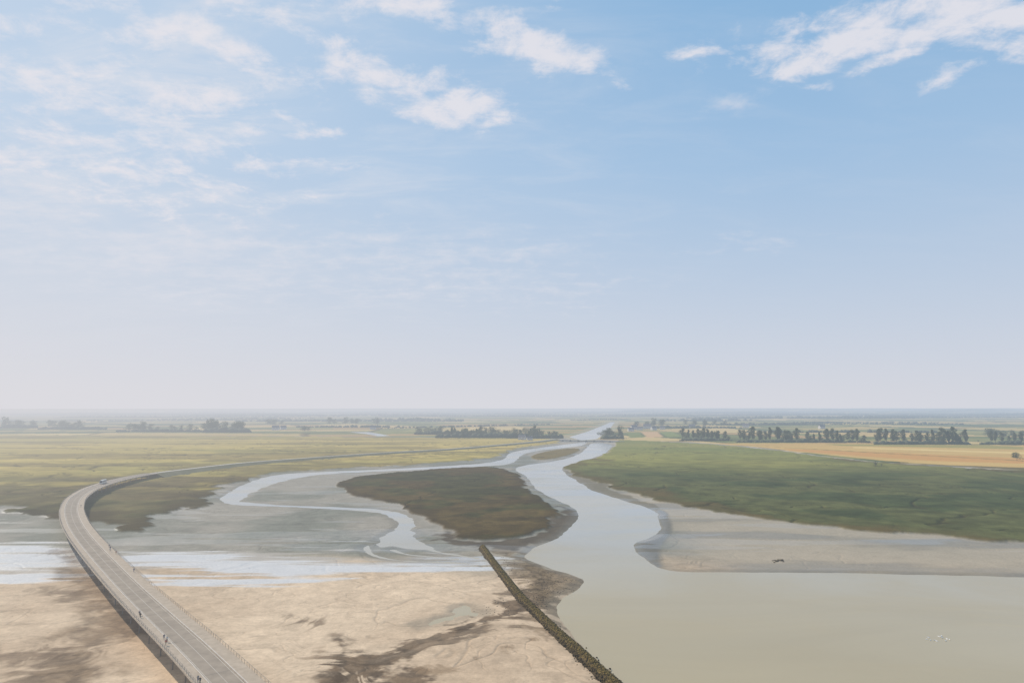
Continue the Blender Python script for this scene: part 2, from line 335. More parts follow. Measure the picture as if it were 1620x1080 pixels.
lay(ss(2,-2,dk+(fine-.5)*8)*.92,mixc(S_((92,82,67),.8),S_((68,61,50),.8),fine))
cres=sdf(poly([(1000,860),(1030,849),(1044,836),(1046,820),(1036,806),(1050,808),(1061,820),(1061,838),(1050,862),(1040,884),(1048,899),(1022,888)],2),wx3,wy3,40)
lay(ss(2,-2,cres)*.92,S_((102,98,88),.85)); rough-=ss(1.5,-1.5,cres)*.25
rnk=inside([(888,742),(918,752),(960,772),(1000,785),(1040,802),(1034,808),(996,795),(950,780),(916,767),(894,752)],40)
lay(ss(2,-1,rnk)*(1-mR)*.8,S_((114,108,92),.85))
ringw=ss(8,1,sd_w)*(sd_w>0)*m_t*(R<1500)
lay(ringw*.45,S_((114,108,93),.85)); rough-=ringw*.2
# marshes
gA=fbm(x,y,45,5,181); gB=fbm(x*.5,y,160,4,183); gC=fbm(x,y,14,4,185)
tuft=fbm(x,y,5,3,193,.6)
lm=mixc(V_((134,126,84)),V_((186,168,110)),ss(540,860,y+ (gB-.5)*300))
lm=lm*(1-ss(.52,.68,gB)[:,None]*.4)+V_((126,128,82))[None,:]*(ss(.52,.68,gB)[:,None]*.4)
nearm=ss(760,580,y+(gA-.5)*260+ (x+250)*-.1)
lm=lm*(1-nearm[:,None]*.85)+mixc(V_((108,99,76)),V_((80,79,58)),ss(.35,.65,gA))*nearm[:,None]*.85
band=ss(.5,.62,vnoise(x/400,y/70,187)*.6+vnoise(x/150,y/30,188)*.4)
lm=lm*(1-.55*band[:,None]*(1-nearm[:,None]))+V_((208,186,124))[None,:]*(.55*band[:,None]*(1-nearm[:,None]))
band2=ss(.56,.64,vnoise(x/300+9,y/60,197)*.6+vnoise(x/90,y/22,198)*.4)
lm=lm*(1-.5*band2[:,None])+V_((114,100,76))[None,:]*(.5*band2[:,None])
lay(mL,lm*(.85+.7*(gC[:,None]-.5)+.1)*(1+.4*(tuft[:,None]-.5)))
fr=ss(34,4,-sd_ml+(gA-.5)*50)*mL*(x>-330)*ss(700,600,y); lay(fr*.75,mixc(V_((82,72,54)),V_((60,54,42)),gC))
rm=mixc(V_((74,84,58)),V_((94,98,68)),ss(.35,.65,gA))
br=ss(660,1050,y+(gB-.5)*260-(x-300)*.05)
rm=rm*(1-br[:,None])+mixc(V_((122,130,76)),V_((150,146,88)),gB)*br[:,None]
rm*=(.85+.6*(gC[:,None]-.5)+.1)*(1+.4*(tuft[:,None]-.5))
lay(mR,rm)
fr=ss(34,6,-sd_mr+(gA-.5)*60)*mR*(y<950); lay(fr*.7,mixc(V_((116,97,68)),V_((86,78,55)),gC))
im=mixc(V_((96,82,54)),V_((78,76,48)),ss(.40,.58,gA))*.88
im=im*(.85+.7*(gC[:,None]-.5)+.1)*(1+.5*(tuft[:,None]-.5))
lay(mI,im); fr=ss(14,3,-sd_i+(gC-.5)*12)*mI; lay(fr*.6,V_((72,61,44)))
lay(mJ,V_((124,110,78)))
lay(creekn*marsh*.62*(R<1500),V_((68,62,47)))
bank=(base-z>0.15)&(marsh>.5); lay(bank*ss(0,1,base-z)*.6,S_((86,78,63),.8))
lay((sd_w<0)*1.0*ss(0,-6,sd_w),C((140,130,108)))
cbk=ss(30,15,sd_c)*(sd_c>0); lay(cbk*.6,C((176,166,136)))
rough=np.where(marsh>.4,1.0,rough); rough=np.clip(rough,.18,1)
# ---- build ground mesh
def grid_mesh(name,co,nr,na,closed=True):
    me=bpy.data.meshes.new(name); me.vertices.add(len(co)); me.vertices.foreach_set('co',co.astype(np.float32).ravel())
    i=np.arange(nr-1)[:,None]*na; j=np.arange(na)[None,:]; jn=(j+1)%na
    q=np.stack([i+j,i+jn,i+na+jn,i+na+j],-1).reshape(-1,4)[:,::-1]
    me.loops.add(q.size); me.loops.foreach_set('vertex_index',q.ravel().astype(np.int32))
    me.polygons.add(len(q)); me.polygons.foreach_set('loop_start',(np.arange(len(q))*4).astype(np.int32))
    me.update(calc_edges=True); me.validate(); me.polygons.foreach_set('use_smooth',np.ones(len(me.polygons),dtype=bool)); return me
gm=grid_mesh("ground",np.stack([GX,GY,z],-1),NR,NA)
at=gm.attributes.new("Albedo",'FLOAT_COLOR','POINT'); at.data.foreach_set('color',np.concatenate([np.clip(col,0,.8),np.ones((len(R),1))],1).astype(np.float32).ravel())
at=gm.attributes.new("Rough",'FLOAT','POINT'); at.data.foreach_set('value',rough.astype(np.float32))
ground=bpy.data.objects.new("ground",gm); COL.objects.link(ground); ground["kind"]="structure"
m=bpy.data.materials.new("ground_mud_sand_marsh"); m.use_nodes=True; t=N(m.node_tree)
b=t.n('ShaderNodeBsdfPrincipled'); ga=t.n('ShaderNodeAttribute',attribute_name="Albedo"); ra=t.n('ShaderNodeAttribute',attribute_name="Rough"); geo=t.n('ShaderNodeNewGeometry'); pos=geo.outputs['Position']
fn=t.noise(pos,0.9,6,.65); fn2=t.noise(pos,0.12,5,.6)
k=t.m('ADD',t.mr(fn,.3,.7,-.11,.11),t.mr(fn2,.3,.7,.94,1.06))
cc=t.n('ShaderNodeVectorMath',operation='SCALE'); t.l(ga.outputs['Color'],cc.inputs[0]); t.l(k,cc.inputs['Scale']); t.l(cc.outputs[0],b.inputs['Base Color'])
t.l(ra.outputs['Fac'],b.inputs['Roughness'])
t.l(t.mr(ra.outputs['Fac'],.3,.95,.5,.04),b.inputs['Specular IOR Level'])
bn=t.n('ShaderNodeBump'); bn.inputs['Strength'].default_value=.5; bn.inputs['Distance'].default_value=.24; t.l(t.m('MULTIPLY',fn,t.mr(ra.outputs['Fac'],.55,.95,0.02,1)),bn.inputs['Height']); t.l(bn.outputs[0],b.inputs['Normal'])
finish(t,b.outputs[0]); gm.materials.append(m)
ZG=z.reshape(NR,NA)
def gz(px_,py_):
    r=math.hypot(px_,py_); a=math.atan2(px_,py_)
    i=min(max(np.searchsorted(rr,r),1),NR-1); j=min(max(np.searchsorted(aa,a),1),NA-1)
    return float(ZG[i,j])
# ------------------------------------------------ mesh utilities
def obj(name,me,parent=None,mats=()):
    o=bpy.data.objects.new(name,me); COL.objects.link(o)
    if me is not None:
        for q in mats: me.materials.append(q)
    if parent: o.parent=parent
    return o
def pyd(name,v,f): 
    me=bpy.data.meshes.new(name); me.from_pydata([tuple(map(float,q)) for q in v],[],f); me.update(); return me
def tag(o,label,cat,group=None):
    o["label"]=label; o["category"]=cat
    if group: o["group"]=group
def boxes(lst):
    v=[];f=[]
    for (x0,x1,y0,y1,z0,z1) in lst:
        n=len(v); v+=[(x0,y0,z0),(x1,y0,z0),(x1,y1,z0),(x0,y1,z0),(x0,y0,z1),(x1,y0,z1),(x1,y1,z1),(x0,y1,z1)]
        f+=[[n+a for a in q] for q in ([0,3,2,1],[4,5,6,7],[0,1,5,4],[1,2,6,5],[2,3,7,6],[3,0,4,7])]
    return v,f
# ------------------------------------------------ water
wm_=bpy.data.materials.new("silty_water"); wm_.use_nodes=True; t=N(wm_.node_tree)
b=t.n('ShaderNodeBsdfPrincipled'); geo=t.n('ShaderNodeNewGeometry'); pos=geo.outputs['Position']; sp=t.n('ShaderNodeSeparateXYZ'); t.l(pos,sp.inputs[0])
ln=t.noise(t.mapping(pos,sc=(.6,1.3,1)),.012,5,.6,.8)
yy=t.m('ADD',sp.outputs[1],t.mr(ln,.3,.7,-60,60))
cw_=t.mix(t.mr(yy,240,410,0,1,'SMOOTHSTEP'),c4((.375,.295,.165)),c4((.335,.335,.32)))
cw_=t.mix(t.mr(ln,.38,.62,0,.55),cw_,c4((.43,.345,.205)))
t.l(cw_,b.inputs['Base Color'])
rn=t.noise(t.mapping(pos,sc=(.4,1.2,1)),.03,4,.6,.8)
t.l(t.mr(rn,.35,.65,.06,.26),b.inputs['Roughness']); b.inputs['IOR'].default_value=1.33; b.inputs['Specular IOR Level'].default_value=.5
bn=t.n('ShaderNodeBump'); bn.inputs['Strength'].default_value=.22; bn.inputs['Distance'].default_value=.10
t.l(t.noise(t.mapping(pos,sc=(1,1.6,1)),.7,3,.6),bn.inputs['Height']); t.l(bn.outputs[0],b.inputs['Normal'])
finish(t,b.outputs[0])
wv=[(-700,120,WL),(1400,120,WL),(2200,3400,WL),(-900,3400,WL)]; wf=[[0,1,2,3]]
wo=obj("river_water",pyd("river_water",wv,wf),None,[wm_]); wo["kind"]="structure"
# ------------------------------------------------ path for bridge + causeway
cpx=[(452,1170,7.2),(405,1122,7.2),(362,1078,7.2),(308,1024,7.2),(250,970,7.2),(203,925,7.2),(160,880,7.2),(131,846,7.2),(117,822,7.2),(114,802,7.1),(124,785,6.9),(150,770,6.5),(192,757.5,5.9),(240,748.5,5.2),(300,741,4.6),(380,732,4.0),(470,725,3.8),(560,718.5,3.6),(640,713.5,3.5),(710,709.5,3.4),(790,703,3.4),(850,697.5,3.4),(878,694,3.6)]
cw3=[Vector((*P(a,b_,c_),c_)) for a,b_,c_ in cpx]
def catmull(p,step):
    out=[]
    for i in range(1,len(p)-2):
        a,b_,c_,d_=p[i-1:i+3]; n=max(2,int((c_-b_).length/step))
        for k_ in range(n):
            q=k_/n; out.append(0.5*((2*b_)+(c_-a)*q+(2*a-5*b_+4*c_-d_)*q*q+(3*b_-a-3*c_+d_)*q**3))
    out.append(p[-2]); return out
path=catmull([cw3[0]*2-cw3[1]]+cw3+[cw3[-1]*2-cw3[-2]],4.0)
nb=min(range(len(path)),key=lambda i:(path[i]-cw3[13]).length)
def frames(p):
    r=[]
    for i,q in enumerate(p):
        tt=(p[min(i+1,len(p)-1)]-p[max(i-1,0)]); tt.z=0; tt.normalize(); r.append((q,Vector((-tt.y,tt.x,0)),tt))
    return r
fr_all=frames(path); fb=fr_all[:nb+1]; fcw=fr_all[nb:]
def ribbon(fr,profile,closed=True):
    v=[];f=[];n=len(profile)
    for q,nl,tt in fr:
        for (o_,dz) in profile: v.append(q+nl*o_+Vector((0,0,dz)))
    for i in range(len(fr)-1):
        for j in range(n if closed else n-1):
            j2=(j+1)%n; f.append([i*n+j,i*n+j2,(i+1)*n+j2,(i+1)*n+j])
    if closed: f.append(list(range(n))[::-1]); f.append([(len(fr)-1)*n+j for j in range(n)])
    return v,f
def box_prof(o0,o1,z0,z1): return [(o1,z1),(o1,z0),(o0,z0),(o0,z1)]
def fixn(me):
    bm=bmesh.new(); bm.from_mesh(me); bmesh.ops.recalc_face_normals(bm,faces=bm.faces); bm.to_mesh(me); bm.free(); return me
M_conc=mat("bridge_concrete",(.42,.36,.29),(.35,.30,.24),.4)
M_asph=mat("worn_asphalt",(.35,.285,.22),(.275,.225,.175),.25,.95,.1,4,spec=.06)
M_wood=mat("weathered_oak_boards",(.46,.37,.28),(.38,.305,.23),.6,.95,.15,6,spec=.06)
M_steel=mat("dull_steel",(.27,.235,.20),(.22,.195,.165),.5,.75,metal=.1)
M_kerb=mat("pale_kerb",(.56,.49,.41),(.49,.425,.355),.5)
M_line=mat("worn_white_paint",(.50,.44,.36),(.40,.345,.28),1.2)
M_joint=mat("dark_joint",(.22,.18,.14),(.18,.145,.115),1)
br_=obj("bridge",None); br_.location=(0,0,0); tag(br_,"long curved pale access bridge with wooden walkways on slim steel piers","bridge")
def part(name,vf,mats,par=br_): return obj(name,fixn(pyd(name,*vf)),par,mats)
part("deck",ribbon(fb,[(6.6,-.05),(6.6,-.32),(4,-.8),(-4,-.8),(-6.6,-.32),(-6.6,-.05)]),[M_conc])
part("roadway",ribbon(fb,box_prof(-2.9,3.7,-.046,.0)),[M_asph])
part("walkway",ribbon(fb,box_prof(3.97,6.5,-.046,.10)),[M_wood])
part("walkway",ribbon(fb,box_prof(-6.5,-3.17,-.046,.10)),[M_wood])
part("kerb",ribbon(fb,box_prof(3.72,3.95,-.046,.20)),[M_kerb])
part("kerb",ribbon(fb,box_prof(-3.15,-2.92,-.046,.24)),[M_kerb])
for o_ in (3.3,-2.5): part("lane_marking",ribbon(fb,[(o_+.08,.006),(o_-.08,.006)],False),[M_line])
part("lane_marking",ribbon(fb,[(.47,.006),(.33,.006)],False),[M_line])
for i in range(3,len(fb)-1,7):
    q,nl,tt=fb[i]; zv=Vector((0,0,.010))
    part("expansion_joint",([q-nl*2.85-tt*.1+zv,q+nl*3.65-tt*.1+zv,q+nl*3.65+tt*.1+zv,q-nl*2.85+tt*.1+zv],[[0,1,2,3]]),[M_joint])
def railing(off):
    v,f=ribbon(fb,box_prof(off-.03,off+.03,1.06,1.11)); 
    for dz in (.45,.8):
        a,b_=ribbon(fb,box_prof(off-.012,off+.012,dz,dz+.02)); f+=[[q+len(v) for q in qq] for qq in b_]; v+=a
    for i in range(len(fb)-1):
        for s_ in (0,.5):
            q=fb[i][0].lerp(fb[i+1][0],s_)+fb[i][1]*off; n=len(v)
            a,b_=boxes([(q.x-.03,q.x+.03,q.y-.03,q.y+.03,q.z-.04,q.z+1.05)]); f+=[[c_+n for c_ in qq] for qq in b_]; v+=[Vector(c_) for c_ in a]
    part("railing",(v,f),[M_steel])
railing(6.4); railing(-6.4)
for i in range(2,len(fb)-1,3):
    q,nl,tt=fb[i]; v=[];f=[]
    for o_ in (3.2,-3.2):
        c0=q+nl*o_; zb=gz(c0.x,c0.y)-1.0; n=len(v)
        for zz_,r_ in ((zb,.22),(q.z-.8,.22)):
            for k_ in range(8): v.append(Vector((c0.x+r_*math.cos(k_*math.pi/4),c0.y+r_*math.sin(k_*math.pi/4),zz_)))
        for k_ in range(8): f.append([n+k_,n+(k_+1)%8,n+8+(k_+1)%8,n+8+k_])
    a,b_=ribbon([(q-tt*.3,nl,tt),(q+tt*.3,nl,tt)],box_prof(-4.2,4.2,-1.3,-.805)); f+=[[c_+len(v) for c_ in qq] for qq in b_]; v+=a
    part("pier",(v,f),[M_steel])
M_emb=mat("embankment_grass",(.17,.15,.08),(.23,.195,.11),.08,.95,spec=.1)
v,f=ribbon(fcw,[(4.6,-.02),(15,-4.5),(-15,-4.5),(-4.6,-.02)])
o=obj("causeway_embankment",fixn(pyd("causeway_embankment",v,f)),None,[M_emb]); o["kind"]="structure"
M_cr=mat("causeway_road",(.42,.37,.30),(.35,.31,.25),.05)
v,f=ribbon(fcw,box_prof(-3.4,3.4,-.016,.02)); o=obj("road",fixn(pyd("road",v,f)),None,[M_cr]); o["kind"]="structure"
# ------------------------------------------------ stone jetty
jp=[(757,852),(764,864),(788,897),(820,937),(850,967),(885,1000),(930,1040),(980,1086),(1030,1135),(1080,1190)]
jw=[Vector((*P(a,b_,1.0),0)) for a,b_ in jp]; jpath=catmull(jw,3.0)
jf=frames(jpath)
M_rk=bpy.data.materials.new("lichened_rock"); M_rk.use_nodes=True; t=N(M_rk.node_tree)
b=t.n('ShaderNodeBsdfPrincipled'); geo=t.n('ShaderNodeNewGeometry'); sp=t.n('ShaderNodeSeparateXYZ'); t.l(geo.outputs['Position'],sp.inputs[0])
ri=t.noise(geo.outputs['Position'],.9,3,.6); hl=t.m('ADD',sp.outputs[2],t.mr(ri,.3,.7,-.9,.9))
c=t.mix(t.mr(hl,.7,2.0,0,1),c4((.058,.043,.024)),c4((.20,.14,.045)))
c=t.mix(t.mr(t.noise(geo.outputs['Position'],2.2,4,.6),.45,.7,0,.6),c,c4((.07,.052,.028)))
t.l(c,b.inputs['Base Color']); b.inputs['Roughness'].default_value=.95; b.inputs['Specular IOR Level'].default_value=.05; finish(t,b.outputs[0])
bm=bmesh.new(); bmesh.ops.create_icosphere(bm,subdivisions=1,radius=1); iv=np.array([q.co[:] for q in bm.verts]); if_=np.array([[q.index for q in ff.verts] for ff in bm.faces]); bm.free()
def blobs(name,cen,scl,jit,seed,rot=True):
    r=np.random.default_rng(seed); n=len(cen); V=iv[None]*(1+r.uniform(-jit,jit,(n,len(iv),1))); V=V*scl[:,None,:]
    if rot:
        a=r.uniform(0,6.28,n); cx,sx=np.cos(a)[:,None],np.sin(a)[:,None]; V=np.stack([V[...,0]*cx-V[...,1]*sx,V[...,0]*sx+V[...,1]*cx,V[...,2]],-1)
    V=V+cen[:,None,:]; Fc=if_[None]+np.arange(n)[:,None,None]*len(iv)
    me=bpy.data.meshes.new(name); me.vertices.add(V.size//3); me.vertices.foreach_set('co',V.astype(np.float32).ravel())
    q=Fc.reshape(-1,3); me.loops.add(q.size); me.loops.foreach_set('vertex_index',q.ravel().astype(np.int32)); me.polygons.add(len(q)); me.polygons.foreach_set('loop_start',(np.arange(len(q))*3).astype(np.int32)); me.update(calc_edges=True); me.validate(); return me
cen=[];sc=[]
for i,(q,nl,tt) in enumerate(jf):
    hw=1.75+.7*i/len(jf)
    for k_ in range(120):
        o_=random.gauss(0,.5)*hw*1.15; hgt=max(0,1-(min(abs(o_)/(hw*1.15),1))**1.8)*1.6
        s_=random.uniform(.12,.32)
        cc_=q+nl*o_+tt*random.uniform(-1.6,1.6); cen.append((cc_.x,cc_.y,hgt+random.uniform(-.2,.08))); sc.append((s_*random.uniform(.8,1.4),s_,s_*random.uniform(.6,.9)))
jt=obj("stone_jetty",None); tag(jt,"long dark jetty of piled rocks with mustard lichen crossing wet sand","jetty")
obj("rock_armour",blobs("rock_armour",np.array(cen),np.array(sc),.22,3),jt,[M_rk])
v,f=ribbon(jf,[(2.9,-.6),(1.1,1.3),(-1.1,1.3),(-2.9,-.6)]); obj("core",fixn(pyd("core",v,f)),jt,[M_rk])
cen=[];sc=[]
for (cx,cy,rx_,ry_,n) in [(870,922,45,20,320),(860,945,25,18,160),(810,895,25,18,120),(850,955,20,25,90),(1232,887,7,2,25),(800,960,40,14,60)]:
    for _ in range(n):
        a=P(cx+random.gauss(0,.5)*rx_,cy+random.gauss(0,.5)*ry_); zg=gz(*a)
        if zg<WL-.2: continue
        s_=random.uniform(.08,.24)*(3.0 if n==25 else 1); cen.append((a[0],a[1],zg+s_*.1)); sc.append((s_*1.3,s_,s_*.5))
M_st=mat("dark_weedy_stones",(.12,.095,.065),(.08,.063,.045),1.2,.95,spec=.1)
o=obj("loose_stones",blobs("loose_stones",np.array(cen),np.array(sc),.25,5),None,[M_st]); o["kind"]="stuff"; tag(o,"scattered dark weed-covered stones lying on sand","stones")
# ------------------------------------------------ trees
def leafmat(name,c1,c2):
    m=bpy.data.materials.new(name); m.use_nodes=True; t=N(m.node_tree)
    b=t.n('ShaderNodeBsdfPrincipled'); geo=t.n('ShaderNodeNewGeometry'); oi=t.n('ShaderNodeObjectInfo')
    nz=t.noise(geo.outputs['Position'],.2,4,.65); k=t.m('ADD',t.mr(nz,.35,.65,0,.7),t.m('MULTIPLY',oi.outputs['Random'],.4))
    t.l(t.mix(k,c4(c1),c4(c2)),b.inputs['Base Color']); b.inputs['Roughness'].default_value=.8; b.inputs['Specular IOR Level'].default_value=.15
    tr=t.n('ShaderNodeBsdfTranslucent'); tr.inputs[0].default_value=c4(c2,1.3); ms=t.n('ShaderNodeMixShader'); ms.inputs[0].default_value=.3; t.l(b.outputs[0],ms.inputs[1]); t.l(tr.outputs[0],ms.inputs[2])
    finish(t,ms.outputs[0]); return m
M_lf=leafmat("foliage_green",(.060,.072,.032),(.135,.135,.058)); M_bark=mat("bark",(.11,.09,.065),(.08,.065,.05),1.5)
M_far=leafmat("woodland_green",(.085,.095,.055),(.14,.145,.08))
def trunk_mesh(seed,h,base,w_):
    r=random.Random(seed); v=[];f=[]
    def limb(a,b_,r0,r1):
        n=len(v); dd=(b_-a).normalized(); s1=dd.orthogonal().normalized(); s2=dd.cross(s1)
        for p_,rad in ((a,r0),(b_,r1)):
            for k_ in range(6): v.append(p_+s1*rad*math.cos(k_*math.pi/3)+s2*rad*math.sin(k_*math.pi/3))
        for k_ in range(6): f.append([n+k_,n+(k_+1)%6,n+6+(k_+1)%6,n+6+k_])
    p0=Vector((0,0,-.8)); p1=Vector((r.uniform(-.2,.2),r.uniform(-.2,.2),base)); p2=Vector((r.uniform(-.6,.6),r.uniform(-.6,.6),h*.8))
    limb(p0,p1,.03*h*.6,.02*h*.6); limb(p1,p2,.02*h*.6,.12)
    for k_ in range(6):
        q=p1.lerp(p2,r.uniform(0,.7)); a=r.uniform(0,6.28); limb(q,q+Vector((math.cos(a)*w_*.35,math.sin(a)*w_*.35,r.uniform(.12,.22)*h)),.16,.05)
    return pyd("trunk",v,f)
def crown_mesh(seed,h,base,w_,n,kind):
    r=np.random.default_rng(seed); nl=11 if kind=='round' else 8
    lob=[]
    for i in range(nl):
        if kind=='round':
            a=r.uniform(0,6.28); zz_=base+(h-base)*r.uniform(.12,.85); rad=w_*.5*r.uniform(.1,.66)*math.sin(math.pi*min(max((zz_-base)/(h-base),.1),.9))**.5; lob.append((rad*math.cos(a),rad*math.sin(a),zz_,w_*r.uniform(.18,.32),(h-base)*r.uniform(.12,.24)))
        else:
            zz_=base+(h-base)*(.1+.8*i/(nl-1)); prof=math.sin(math.pi*(.12+.76*i/(nl-1)))**.7; a=r.uniform(0,6.28); rad=w_*.12; lob.append((rad*math.cos(a),rad*math.sin(a),zz_,w_*.5*prof*r.uniform(.7,1.1),(h-base)*.13))
    lob=np.array(lob); k_=r.integers(0,nl,n); dd=r.normal(size=(n,3)); dd/=np.linalg.norm(dd,axis=1)[:,None]; rad=r.uniform(.35,1.08,n)**.6
    c_=lob[k_,:3]+dd*rad[:,None]*np.stack([lob[k_,3],lob[k_,3],lob[k_,4]],-1)
    t1=r.normal(size=(n,3)); t1/=np.linalg.norm(t1,axis=1)[:,None]; t2=np.cross(t1,dd); t2/=np.linalg.norm(t2,axis=1)[:,None]+1e-6
    s_=r.uniform(.35,1.0,n)[:,None]*(h/24)
    V=np.stack([c_-t1*s_,c_+t2*s_*.8,c_+t1*s_,c_-t2*s_*.8],1)
    return pyd("crown",V.reshape(-1,3),[[i*4,i*4+1,i*4+2,i*4+3] for i in range(n)])
TR={}
for kind,hh_,bb,ww,n in (('poplar',26,5.5,11,720),('round',17,1.6,16,850),('bush',6,.2,7,400)):
    TR[kind]=[]
    for s_ in range(6):
        tm=trunk_mesh(s_+10,hh_,bb,ww); tm.materials.append(M_bark)
        cm=crown_mesh(s_+20,hh_*random.uniform(.82,1.12),bb,ww*random.uniform(.8,1.2),n,'poplar' if kind=='poplar' else 'round'); cm.materials.append(M_lf)
        TR[kind].append((tm,cm))
NT=[0]
def tree(kind,px,py,scale,label,group):
    a=P(px,py,1.2); tm,cm=random.choice(TR[kind])
    nm={'poplar':'poplar_tree','round':'broadleaf_tree','bush':'shrub'}[kind]
    e=bpy.data.objects.new(nm,None); COL.objects.link(e); e.location=(a[0],a[1],max(gz(*a),0)); e.rotation_euler=(0,0,random.uniform(0,6.28)); s_=scale*random.uniform(.70,1.14); e.scale=(s_*random.uniform(.85,1.3),s_*random.uniform(.85,1.3),s_)
    tag(e,label,'tree' if kind!='bush' else 'bush',group)
    for me,n in ((tm,'trunk'),(cm,'crown')):
        o=bpy.data.objects.new(n,me); COL.objects.link(o); o.parent=e
    NT[0]+=1
def rowt(kind,x0,y0,x1,y1,n,scale,label,group,jx=3,jy=.7):
    for i in range(n):
        q=(i+.5)/n; tree(kind,x0+(x1-x0)*q+random.uniform(-jx,jx),y0+(y1-y0)*q+random.uniform(-jy,jy),scale,label,group)
def clump(kind,px,py,n,rx_,ry_,scale,label,group):
    for i in range(n): tree(kind,px+random.gauss(0,.5)*rx_,py+random.gauss(0,.5)*ry_,scale,label,group)
LP="tall green poplar in a long roadside row beside golden fields"; GP="poplars lining the field road"
rowt('poplar',1075,694.5,1150,697,9,.95,LP,GP,2.5,.6); rowt('poplar',1165,697.5,1262,699,13,.98,LP,GP,3,.8); rowt('poplar',1272,699,1372,700.5,11,.95,LP,GP,4,.8); rowt('poplar',1384,700.5,1530,703,17,1.05,LP,GP,4,.8)
rowt('round',1080,694,1150,697,6,1.1,"rounded green tree growing among roadside poplars","trees among the poplar row",8,.8); rowt('round',1385,700,1525,703,9,1.05,"rounded green tree growing among roadside poplars","trees among the poplar row",10,.8); rowt('round',1170,698,1370,700,8,.95,"rounded green tree growing among roadside poplars","trees among the poplar row",10,.8)
rowt('poplar',1562,701,1640,703,8,1.0,LP,GP); rowt('round',1556,690,1650,694,9,1.4,"rounded tree in a hazy hedgerow","trees in field hedges",5,1)
LG="rounded dark green tree in a dense grove beside the canal"; GG="grove trees near the dam"
clump('round',690,685,9,40,1.5,1.2,LG,GG); rowt('round',700,690,885,692.5,24,1.3,LG,GG,7,1.2); clump('round',760,691,9,40,1.5,1.5,LG,GG); clump('poplar',740,691,7,40,1.5,.9,LG,GG); clump('poplar',850,691.5,6,30,1,.9,LG,GG)
clump('round',962,692.5,6,14,.8,1.4,"dark round tree standing beside the dam","trees beside the dam"); clump('round',978,692.5,4,10,.8,1.1,"dark round tree standing beside the dam","trees beside the dam")
LL="pale hazy green tree in a meadow hedgerow"; GL="trees on the far meadow edge"
clump('round',230,682,9,38,1,1.5,LL,GL); clump('round',285,682,6,30,1,1.2,LL,GL); clump('round',338,683,8,16,.8,2.0,LL,GL); clump('round',374,683,8,20,.8,2.1,LL,GL)
clump('round',40,676,10,50,1,1.9,LL,GL); clump('round',120,678,8,36,1,1.7,LL,GL); clump('round',486,682,4,12,.6,1.3,LL,GL)
clump('round',1030,674,8,30,1.5,1.6,LL,GL); clump('round',1110,673,8,30,1.5,1.6,LL,GL); clump('round',560,671,8,70,1.5,1.8,LL,GL); clump('round',440,672,5,30,1,1.6,LL,GL)
tree('round',1609,729,.95,"lone leafy tree standing in a golden field","field trees"); tree('bush',1385,737,1.1,"small round shrub at the marsh edge","field bushes"); tree('bush',1395,737,.8,"small round shrub at the marsh edge","field bushes"); tree('bush',1548,699,1.2,"small round shrub at the marsh edge","field bushes")
cen=[];sc=[]
rg=random.Random(5)
def belt(a,ln_,an,wd_,n,hs):
    for i in range(n):
        q=rg.uniform(-.5,.5)*ln_; s_=hs*rg.uniform(.5,1.25)*(.6+.4*math.cos(q/ln_*3))
        xx=a[0]+q*math.cos(an)+rg.uniform(-5,5); yy_=a[1]+q*math.sin(an)+rg.uniform(-1,1)*wd_
        cen.append((xx,yy_,gz(xx,yy_)+s_*.5)); sc.append((s_*1.25,s_*1.15,s_*rg.uniform(.7,1.05)))
for b_ in range(170):
    py_=645+ (rg.uniform(5,30) if b_>125 else rg.uniform(4.2,14)); px_=rg.uniform(-60,1680)
    if py_>668 and (px_<680 or 860<px_<1080): continue
    a=P(px_,py_); d_=math.hypot(*a); ln_=rg.uniform(200,900)*(1 if d_<4000 else 1.9); an=rg.gauss(0,.3); wd_=rg.choice([10,20,90])
    hs=rg.uniform(6,10)*(.55 if rg.random()<.35 else 1)
    belt(a,ln_,an,wd_,int(ln_/7)+(70 if wd_>50 else 0),hs)
for (x0,x1,py_,hs,n) in [(0,60,677,9,60),(60,170,679,7,90),(190,320,683,6,110),(320,394,684,10,70),(655,770,687,7,90),(690,888,692,8,180),(1075,1155,697,4.5,70),(1165,1375,699.5,4.2,170),(1384,1532,702.5,5,140),(952,988,694,6,30),(1555,1650,703,5,70),(470,640,676,6,80),(1000,1170,677,6,90),(1180,1500,684,5,110)]:
    a=P((x0+x1)/2,py_,1.5); b2=P(x1,py_,1.5); c2=P(x0,py_,1.5); belt(a,(b2[0]-c2[0]),0,8,n,hs)
o=obj("distant_woodland",blobs("distant_woodland",np.array(cen),np.array(sc),.28,8),None,[M_far]); o["kind"]="stuff"; tag(o,"hazy blue-green hedgerows and woods across flat farmland","woodland")
# ------------------------------------------------ dam
M_dam=mat("dam_concrete",(.30,.28,.255),(.25,.235,.21),.3); M_gate=mat("dam_gate_steel",(.16,.16,.155),(.12,.12,.115),.5,.5)
a=Vector((*P(878,696,2),0)); c_=Vector((*P(978,698,2),0)); mid=(a+c_)/2; dl=(c_-a).length; an=math.atan2(c_.y-a.y,c_.x-a.x)
dm=obj("dam",None); dm.location=(mid.x,mid.y,0); dm.rotation_euler=(0,0,an); tag(dm,"low dark concrete river dam with gates between piers","dam")
obj("deck",pyd("deck",*boxes([(-dl/2-12,dl/2+12,-3,3,2.1,2.6)])),dm,[M_dam])
nbay=8
for i in range(nbay+1):
    xx=-dl/2+dl*i/nbay; o=obj("pier",pyd("pier",*boxes([(xx-.8,xx+.8,-5,5,-2.5,2.09),(xx-.5,xx+.5,-1.2,1.2,2.61,3.5)])),dm,[M_dam])
    if i<nbay:
        x2=xx+dl/nbay; obj("gate",pyd("gate",*boxes([(xx+.82,x2-.82,-.3,.3,1.1,2.05)])),dm,[M_gate])
